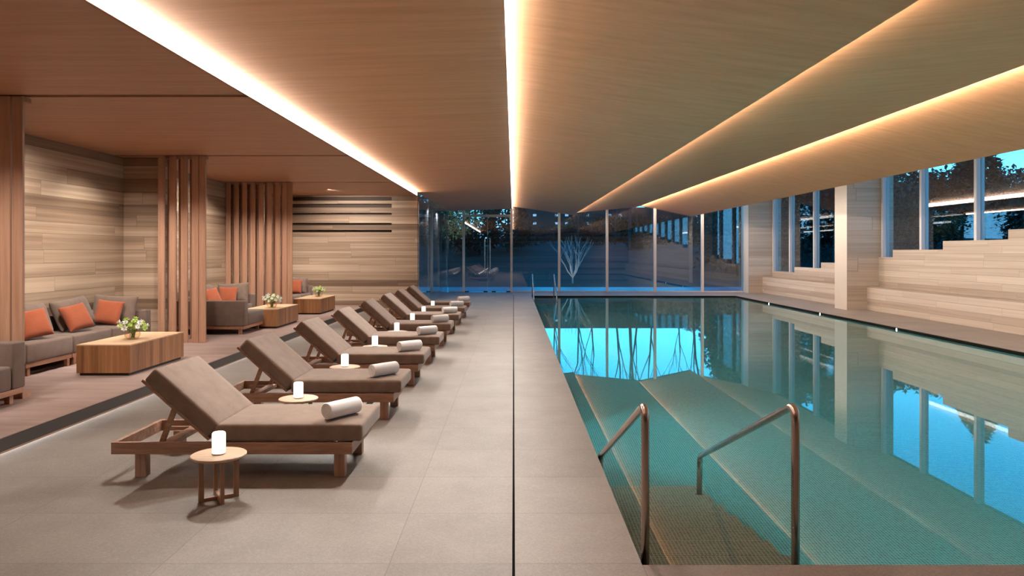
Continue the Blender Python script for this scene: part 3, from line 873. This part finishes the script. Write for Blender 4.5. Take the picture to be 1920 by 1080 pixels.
def bouquet(x, y, seed, lime, label, vlabel, sc=1.0, nfl=22):
    rng = random.Random(seed)
    z0 = PZ + 0.402
    v = empty('glass_vase', (x, y, z0), vlabel, 'vase', 'glass bowl vases on the coffee tables')
    MB().lathe([(0, 0.0), (0.055, 0.0), (0.082, 0.02), (0.100, 0.055), (0.098, 0.09), (0.082, 0.118), (0.078, 0.128),
                (0.074, 0.126), (0.078, 0.114), (0.093, 0.088), (0.095, 0.056), (0.078, 0.024), (0.05, 0.008), (0, 0.008)], 32).build('bowl', 'vase', v, smooth=True)
    r = empty('flower_bouquet', (x, y, z0 + 0.012), label, 'flowers', 'flower bouquets on the coffee tables')
    st = MB(); lf = MB()
    heads = []
    for k in range(nfl):
        th = 2 * math.pi * k * 0.618; ph = math.acos(1 - 1.05 * (k + 0.5) / nfl)
        rad = (0.15 + rng.uniform(-0.015, 0.02)) * sc
        p = Vector((rad * math.sin(ph) * math.cos(th), rad * math.sin(ph) * math.sin(th), 0.135 + 0.72 * rad * math.cos(ph)))
        heads.append((p, ph, th))
        b = Vector((rng.uniform(-0.03, 0.03), rng.uniform(-0.03, 0.03), 0.004))
        mid = Vector((p.x * 0.32, p.y * 0.32, 0.11))
        st.tube([b, mid, p * 0.98], 0.0028, 5)
    for k in range(150):
        th = rng.uniform(0, 2 * math.pi); ph = math.acos(1 - 1.15 * rng.random())
        rad = rng.uniform(0.07, 0.135) * sc
        p = Vector((rad * math.sin(ph) * math.cos(th), rad * math.sin(ph) * math.sin(th), 0.125 + 0.7 * rad * math.cos(ph)))
        leaf_into(lf, p, Vector((p.x, p.y, 0.05 + rng.uniform(-0.06, 0.08))), rng.uniform(0.04, 0.065), 0.013)
    st.build('stems', 'stem', r); lf.build('foliage', 'leaf_green', r)
    base = None
    for k, (p, ph, th) in enumerate(heads):
        m = 'petal_lime' if (k % 10) / 10 < lime else 'petal'
        key = 'fl_' + m
        if base is None: base = {}
        if key not in base:
            o = petal_flower(rng, 0.036 * sc).build('blossom', m, r); base[key] = o
        else:
            o = base[key].copy(); COL.objects.link(o); o.parent = r
        o.location = p
        o.rotation_euler = (0, ph * 0.8, th)
        s = rng.uniform(0.85, 1.2); o.scale = (s, s, s * rng.uniform(1.1, 1.8))
bouquet(-5.22, 9.86, 3, 0.5, 'round bouquet of white and lime flowers on the nearest coffee table', 'glass bowl vase on the nearest coffee table')
bouquet(-5.17, 15.4, 5, 0.1, 'round bouquet of white flowers on the middle coffee table', 'glass bowl vase on the middle coffee table', 1.05)
bouquet(-5.22, 19.3, 8, 0.6, 'small bouquet of lime green flowers on the last coffee table', 'glass bowl vase on the last coffee table', 0.85)

# ------------------------------------------------------------------ pool rails and lights
def arc_path(pts, rad, n=8):
    """Polyline with rounded corners."""
    pts = [Vector(p) for p in pts]
    out = [pts[0]]
    for a, b, c in zip(pts, pts[1:], pts[2:]):
        u = (a - b).normalized(); w = (c - b).normalized()
        ang = u.angle(w)
        t = min(rad / math.tan(ang / 2), (a - b).length * 0.45, (c - b).length * 0.45)
        p0, p1 = b + u * t, b + w * t
        for k in range(n + 1):
            s = k / n
            out.append(p0 * (1 - s) ** 2 + b * 2 * s * (1 - s) + p1 * s * s)
    out.append(pts[-1])
    return out
def rail(x, yb, sg, label, rad=0.024):
    root = empty('grab_rail', (x, yb, -0.185), label, 'grab rail', 'steel grab rails at the pool steps')
    y1, y2 = yb + sg * 2.14, yb + sg * 2.2
    zz = 0.185
    pth = arc_path([(0, 0, 0.0), (0, 0, 0.877 + zz), (0, sg * 2.12, -0.02 + zz), (0, sg * 2.14, -0.96 + zz)], 0.07)
    MB().tube(pth, rad, 20).build('rail_tube', 'steel', root, smooth=True)
    MB().lathe([(0, 0), (0.05, 0), (0.05, 0.008), (0.03, 0.014), (0, 0.014)], 24).build('flange', 'steel', root, smooth=True)
    MB().lathe([(0, 0), (0.05, 0), (0.05, 0.008), (0.03, 0.014), (0, 0.014)], 24, 0, sg * 2.14).build('flange', 'steel', root, loc=(0, 0, -0.985 + zz), smooth=True)
    return root
rail(0.755, 4.13, 1, 'bronze toned steel grab rail at the near pool corner beside the deck')
rail(1.617, 4.13, 1, 'bronze toned steel grab rail standing in the water on the near steps')
rail(0.755, 28.93, -1, 'slim steel grab rail at the far pool corner beside the deck')
rail(1.617, 28.93, -1, 'slim steel grab rail standing in the water on the far steps')

lenses = None
def plight(x, y, z, nx, label, mat='pool_lamp', r=0.07):
    global lenses
    root = empty('pool_light', (x, y, z), label, 'pool light', 'underwater lights on the pool walls')
    rot = Matrix.Rotation(R(90) * nx, 4, 'Y')
    f = MB().lathe([(0, 0.012), (r * 0.85, 0.012), (r * 0.9, 0.008), (0, 0.008)], 20)
    bmesh.ops.transform(f.bm, matrix=rot, verts=f.bm.verts); f.build('lens', mat, root)
    f = MB().lathe([(r * 0.86, 0.0125), (r, 0.0125), (r * 1.05, 0.0), (0, 0.0)], 20)
    bmesh.ops.transform(f.bm, matrix=rot, verts=f.bm.verts); f.build('rim', 'steel', root)
for i, y in enumerate((8.4, 12.6, 16.8, 21.0, 25.2)):
    plight(PX0, y, -0.55, 1, 'cyan underwater light on the deck side pool wall, %s from the near steps' % ORD[i], mat='pool_lamp_bright' if i == 0 else 'pool_lamp')
for i, y in enumerate((16.8, 21.0, 25.2)):
    plight(PX1 - 0.004, y, -0.045, -1, 'small bright light at the waterline below the bench, %s from the near end' % ORD[i], 'edge_lamp', 0.026)
def fill_light_end(x, label):  # unseen underwater lights added to brighten the pool tiles
    root = empty('pool_light', (x, PY0, -0.75), label, 'pool light', 'underwater lights on the pool walls')
    rot = Matrix.Rotation(R(-90), 4, 'X')
    for nm, m, pr in (('lens', 'pool_lamp', [(0, 0.012), (0.06, 0.012), (0.063, 0.008), (0, 0.008)]), ('rim', 'steel', [(0.06, 0.0125), (0.07, 0.0125), (0.074, 0.0), (0, 0.0)])):
        f = MB().lathe(pr, 20)
        bmesh.ops.transform(f.bm, matrix=rot, verts=f.bm.verts); f.build(nm, m, root)
for i, x in enumerate((3.0, 5.6, 8.0)):
    fill_light_end(x, 'added unseen cyan underwater light on the near end wall, %s from the steps' % ORD[i])

f = MB().box(-1.70, 8.23, 0.001, -1.63, 8.38, 0.006)
tag(f.build('floor_drain', 'black'), 'small black drain cover on the deck behind the second lounger', 'drain')

# ------------------------------------------------------------------ outdoors
def ground(name, mat, fn, x0, x1, y0, y1, nx, ny, label):
    f = MB()
    V = [[f.bm.verts.new((x0 + (x1-x0)*i/nx, y0 + (y1-y0)*j/ny, fn(x0 + (x1-x0)*i/nx, y0 + (y1-y0)*j/ny))) for j in range(ny+1)] for i in range(nx+1)]
    for i in range(nx):
        for j in range(ny):
            f.bm.faces.new((V[i][j], V[i+1][j], V[i+1][j+1], V[i][j+1]))
    return struct(f.build(name, mat, fix=False, smooth=True), label)
def hill(x, y):
    t = max(0, min(1, (y - 38) / 26))
    h = 2.5 * t * t * (3 - 2 * t) + max(0, y - 64) * 0.03
    return h - 0.04 + 0.12 * math.sin(x * 0.4) * t
ground('ground_lawn', 'grass', hill, -60, 90, 36.5, 110, 50, 40, 'dark lawn rising to the wood beyond the end glass')
struct(MB().box(-16, YE + 0.12, -0.2, 11.8, 36.6, -0.02).build('ground_terrace', 'wet_paving'), 'pale terrace paving outside the end glass')
struct(MB().box(-16, YW + 0.4, -0.2, XG - 0.06, YE + 0.12, -0.02).build('ground_terrace', 'wet_paving'), 'pale terrace paving outside the glazed return')
struct(MB().box(11.9, -10, -0.3, 90, 36.6, -0.05).build('ground_side_lawn', 'grass'), 'dark lawn outside the side windows')

def tree_mesh(seed, height, r0, spread, levels=4, pale=False):
    rng = random.Random(seed)
    f = MB()
    def grow(p, d, ln, r, lv):
        n = 4
        pts = [p]; rs = [r]
        q = p; dd = d
        for k in range(n):
            dd = (dd + Vector((rng.uniform(-1, 1), rng.uniform(-1, 1), rng.uniform(-0.3, 0.5))) * 0.10).normalized()
            q = q + dd * ln / n
            pts.append(q); rs.append(r * (1 - 0.45 * (k + 1) / n))
        f.tube(pts, rs, 6 if lv == levels else 4, cap=False)
        if lv == 0: return
        m = rng.randint(3, 5)
        for k in range(m):
            t = rng.uniform(0.35, 1.0) if k < m - 1 else 1.0
            i = min(n - 1, int(t * n)); b = pts[i].lerp(pts[i + 1], t * n - i)
            az = rng.uniform(0, 2 * math.pi)
            side = Vector((math.cos(az), math.sin(az), 0.25))
            nd = (dd * 0.75 + side * spread).normalized()
            grow(b, nd, ln * rng.uniform(0.5, 0.72), r * rng.uniform(0.38, 0.55), lv - 1)
    grow(Vector((0, 0, -0.2)), Vector((0, 0, 1)), height * 0.5, r0, levels)
    return f
rt = random.Random(21)
protos = [tree_mesh(100 + k, 11 + k, 0.10 + 0.012 * k, 0.27, 3).build('bare_tree', 'bark') for k in range(4)]
spots = []
for k in range(24):
    y = 52 + (k * 7.3) % 26; x = (-0.20 + 0.62 * ((k * 0.618) % 1)) * y * 0.95
    spots.append((x, y))
for i, (x, y) in enumerate(spots):
    o = protos[i] if i < 4 else protos[i % 4].copy()
    if i >= 4: COL.objects.link(o)
    o.location = (x, y, hill(x, y)); o.rotation_euler = (0, 0, rt.uniform(0, 6.28))
    s = rt.uniform(0.8, 1.25); o.scale = (s, s, s)
    tag(o, 'dark leafless tree standing in the wood beyond the end glass', 'tree', 'bare trees in the wood beyond the end glass')
def shrub_mesh(seed):
    rng = random.Random(seed); f = MB()
    for k in range(9):
        a = 2 * math.pi * k / 9 + rng.uniform(-0.2, 0.2); b = Vector((0, 0, 0.25))
        p = [Vector((0, 0, -0.1)), b]
        d = Vector((math.cos(a) * 0.75, math.sin(a) * 0.75, 1)).normalized()
        q = b
        for s in range(4):
            d = (d + Vector((rng.uniform(-.3, .3), rng.uniform(-.3, .3), 0.25))).normalized()
            q = q + d * 0.45; p.append(q)
            if s > 0:
                for _ in range(2):
                    e = (d + Vector((rng.uniform(-1, 1), rng.uniform(-1, 1), 0.3)) * 0.8).normalized()
                    f.tube([q, q + e * 0.3, q + e * 0.55 + Vector((0, 0, 0.1))], [0.014, 0.009, 0.004], 4, cap=False)
        f.tube(p, [0.05, 0.045, 0.034, 0.026, 0.018, 0.009], 5, cap=False)
    return f
o = shrub_mesh(4).build('bare_shrub', 'pale_bark'); o.location = (3.28, 40.0, 0.10); o.scale = (1.0, 1.0, 1.0)
tag(o, 'pale multi-stemmed bare shrub on the lawn outside the end glass', 'shrub')

def foliage_mesh(seed, n, rx, ry, rz, leaf, cone=False):
    rng = random.Random(seed); f = MB()
    for k in range(n):
        z = rng.random()
        a = rng.uniform(0, 2 * math.pi)
        if cone:
            rr = (1 - z) ** 0.8 * (0.5 + 0.5 * rng.random()) + 0.03
            p = Vector((rx * rr * math.cos(a), ry * rr * math.sin(a), z * rz))
        else:
            c = 2 * z - 1; s = math.sqrt(max(0, 1 - c * c)); rad = rng.uniform(0.55, 1.0)
            lump = 1 + 0.22 * math.sin(3 * a + seed) * math.cos(4 * c + seed)
            p = Vector((rx * s * math.cos(a) * rad * lump, ry * s * math.sin(a) * rad * lump, rz * 0.5 * (1 + c * rad)))
        d = Vector((rng.uniform(-1, 1), rng.uniform(-1, 1), rng.uniform(-0.6, 0.8)))
        leaf_into(f, p, d, leaf * rng.uniform(0.7, 1.5), leaf * 0.3)
    return f
def leafy(name, x, y, z, seed, n, rx, ry, rz, leaf, mat, label, cat, group=None, cone=False, trunk=True, base=0.4):
    root = empty(name, (x, y, z), label, cat, group)
    foliage_mesh(seed, n, rx, ry, rz, leaf, cone).build('foliage', mat, root, loc=(0, 0, base), fix=False)
    if trunk:
        MB().tube([(0, 0, -0.2), (0, 0, base + rz * 0.6)], [0.12, 0.05], 7).build('trunk', 'bark', root)
    return root
# evergreens beyond the side windows
ev = leafy('evergreen_tree', 16.5, 9.5, 0, 31, 5200, 1.7, 1.7, 4.6, 0.22, 'leaf_dark', '', 'tree', 'dark evergreens beyond the hall windows', base=-0.1)
ev2 = leafy('evergreen_tree', 16.0, 12.8, 0, 32, 5200, 1.6, 1.8, 5.2, 0.24, 'leaf_dark', '', 'tree', 'dark evergreens beyond the hall windows', cone=True)
pl = [(25.0 + 2.6 * (k % 2), 35.0 + 1.75 * k, 1.3 if k < 2 else 1.46) for k in range(14)]
pl += [(26.0 + 1.5 * (k % 2), 59.0 + 3.6 * k, 1.85) for k in range(6)]
pl += [(13.8, 44.0, 1.5), (16.9, 47.8, 1.6), (19.2, 51.0, 1.7), (16.0, 52.8, 1.7), (22.5, 56.5, 1.8)]
ev.location = (24.5, 30.6, 0); ev2.location = (22.0, 27.5, 0); ev2.scale = (0.8, 0.8, 0.8)
pl += [(20.5 + 2.9 * k, 84.0 + (k % 2) * 2.5, 0.95) for k in range(8)]
pl += [(-6.5, 50, 1.45), (-3.3, 53.5, 1.35), (-0.4, 55, 1.3), (-10.5, 44, 1.5), (-9.5, 36.5, 1.3), (-14.5, 50, 1.6), (-16, 41, 1.5)]
for i, (x, y, s) in enumerate(pl):
    src = ev2 if i % 3 == 2 else ev
    o = copy_tree(src, (x, y, 0 if y < 38 else hill(x, y)), rt.uniform(0, 6))
    
    s *= 0.84 if y < 30 else 1.0
    o.scale = (s, s, s)
for o in [o for o in COL.objects if o.name.startswith('evergreen_tree')]:
    o['label'] = 'dark evergreen tree standing in the dusk beyond the hall windows'
# understorey at the edge of the wood
sh = leafy('woodland_bush', 0, 60, 0, 41, 2600, 2.4, 1.6, 1.7, 0.17, 'leaf_dark', '', 'bush', 'dark bushes at the edge of the wood', trunk=False, base=-0.1)
k = 0
for i in range(22):
    x = -16 + i * 2.6 + rt.uniform(-0.6, 0.6); y = 60 + rt.uniform(-4, 5)
    o = sh if i == 0 else copy_tree(sh)
    o.location = (x, y, hill(x, y)); o.rotation_euler = (0, 0, rt.uniform(0, 6)); s = rt.uniform(0.8, 1.15); o.scale = (s, s, s)
    o['label'] = 'dark bush at the edge of the wood beyond the lawn'
for i in range(12):
    o = copy_tree(sh, (8.0 + 3.3 * i, 79.0 + (i % 3) * 1.5, 3.0), rt.uniform(0, 6)); o.scale = (1.6, 1.5, 1.9)
    o['label'] = 'dark bush at the edge of the wood beyond the lawn'
for i in range(9):
    o = copy_tree(sh, (20.0 + 0.8 * (i % 2), 10 + i * 4.2, 0), rt.uniform(0, 6)); o.scale = (1.2, 1.5, 1.5)
    o['label'] = 'dark bush behind the evergreens outside the side windows'; o['group'] = 'dark bushes outside the side windows'
leafy('lamplit_tree', -4.2, 46, hill(-4.2, 46), 51, 3000, 2.2, 2.0, 3.2, 0.16, 'leaf_lamplit', 'tree with warm lamplight painted into its leaves beyond the glazed corner beside the doors', 'tree', base=2.0)
# distant building with lit windows
b = empty('outside_building', (9.0, 84, 3.0), 'distant dark building with small lit windows behind the bare trees', 'building')
MB().box(-9, 0, 0, 12, 8, 4.0).build('block', 'building', b)
for r_ in range(2):
    for c_ in range(11):
        if (r_ * 5 + c_ * 3 + c_ * c_) % 5 in (0, 2): continue
        MB().box(-8 + c_ * 1.25, -0.06, 2.0 + r_ * 0.95, -7.6 + c_ * 1.25, 0.0, 2.25 + r_ * 0.95).build('lit_window', 'lit_window', b)

# ------------------------------------------------------------------ lights
def spot(x, y, z, tx, ty, tz, power, size=60, blend=0.6, rad=0.0, col=(1.0, 0.945, 0.88)):  # bare spot lamp without any fixture
    l = bpy.data.lights.new('unseen_spot', 'SPOT'); l.energy = power * 0.80; l.color = col
    l.spot_size = R(size); l.spot_blend = blend; l.shadow_soft_size = rad
    o = bpy.data.objects.new('unseen_spot', l); COL.objects.link(o)
    o.location = (x, y, z)
    o.rotation_euler = (Vector((tx, ty, tz)) - Vector((x, y, z))).to_track_quat('-Z', 'Y').to_euler()
    return o
for y in (10.0, 15.75, 19.1):
    spot(-5.25, y + 0.3, ZL - 0.01, -5.25, y - 0.1, PZ, 160, 55, 0.8)
for y in [2.9] + SLOTS:
    spot(-3.3, y - 0.1, ZL - 0.004, -2.3, y - 2.1, 0.2, 260, 80, 0.9)
    spot(-4.9, y + 0.7, ZL - 0.004, -5.4, y + 2.2, 0.2, 150, 100, 0.9)  # from here, added fill spots for bay floor, wall, slats and sofas
    spot(-5.7, y + 1.3, ZL - 0.004, -7.0, y + 2.6, 1.3, 320, 92, 1.0)
    spot(-5.0, y - 1.6, ZL - 0.01, -5.7, y - 0.15, 0.9, 120, 70, 0.9)
    spot(-6.0, y - 1.3, ZL - 0.01, -6.6, y - 1.0, 0.6, 150, 110, 0.9)
spot(-5.0, 19.4, ZL - 0.01, -4.6, YW, 1.6, 280, 110, 0.9)  # added, unseen; brightens the stone end wall
spot(-6.3, SLOTS[1] - 1.9, ZL - 0.01, -6.75, SLOTS[1] + 0.24, 1.9, 60, 44, 1.0)  # added, unseen; lifts the dark middle partition
# unseen spots added at the ceiling coves to lift deck, lounger and bench light
for k in range(13):
    y = -4.5 + 3.0 * k
    if y > 30: y = 30
    if y > 3: spot(0.02, y, 3.60, 0.3, y - 2.4, 0, 72 if y < 20 else 50, 130, 1.0)
    spot(7.87, y, 3.40, 10.2, y - 0.6, 0.2, 120, 120, 1.0)
    if 5 < y < 24: spot(0.02, y, 3.58, -2.3, y - 3.4, 0.3, 330 if y < 18 else 180, 84, 1.0)
    if 5 < y < 30: spot(XG + 0.06, y, 3.50, -1.8, y - 2.6, 0, 120 if y < 21 else 110, 92 if y < 21 else 70, 1.0, 0.03 if y < 21 else 0.0)

for y in (23.2, 26.2, 29.2):
    spot(XG - 0.13, y, 3.35, XG - 0.22, y, 1.2, 160, 150, 1.0, col=(0.85, 0.93, 1.0))  # added spots that brighten the stone behind the glazed return
# garden uplights outside the end glass
spot(-3.6, 42.5, 0.35, -4.2, 46, 4.2, 260, 60, 0.8, col=(1.0, 0.82, 0.5))
spot(3.0, 38.6, 0.12, 3.28, 40.0, 1.2, 45, 80, 0.8)
# light thrown across the pool floor by the first underwater lamp
spot(PX0 + 0.05, 8.4, -0.5, 1.7, 8.3, -1.35, 160, 120, 1.0, col=(0.45, 0.92, 1.0))

# ------------------------------------------------------------------ sky
W = bpy.data.worlds.new('dusk_sky'); S.world = W; W.use_nodes = True
nt = W.node_tree; nt.nodes.clear()
out = nt.nodes.new('ShaderNodeOutputWorld')
tc = N(nt, 'ShaderNodeTexCoord')
sz = N(nt, 'ShaderNodeSeparateXYZ', {0: tc.outputs['Generated']})
cr = ramp(nt, sz.outputs[2], [(0.0, (0.22, 0.62, 0.95)), (0.12, (0.10, 0.66, 1.0)), (0.24, (0.0, 0.36, 0.70)), (0.42, (0.0, 0.12, 0.30)), (1.0, (0.0, 0.05, 0.16))])
bg = N(nt, 'ShaderNodeBackground', {'Color': cr, 'Strength': 3.2})
nt.links.new(bg.outputs[0], out.inputs[0])

# ------------------------------------------------------------------ camera and render look
cd = bpy.data.cameras.new('camera'); cam = bpy.data.objects.new('camera', cd); COL.objects.link(cam)
cam.location = (0, 0, 1.75); cam.rotation_euler = (R(90), 0, 0)
cd.sensor_width = 36; cd.lens = 36 * 1350 / 1920
cd.shift_x = -3 / 1920; cd.shift_y = -67 / 1920
cd.clip_start = 0.05; cd.clip_end = 500
S.camera = cam
vs = S.view_settings
S.display_settings.display_device = 'sRGB'
vs.view_transform = 'Standard'; vs.look = 'None'; vs.exposure = 0.88; vs.gamma = 1.0; vs.use_curve_mapping = False
cy = S.cycles
cy.caustics_reflective = False; cy.caustics_refractive = True
cy.max_bounces = 10; cy.diffuse_bounces = 5; cy.glossy_bounces = 5; cy.transmission_bounces = 6; cy.transparent_max_bounces = 14
cy.sample_clamp_indirect = 4.0
cy.use_denoising = True
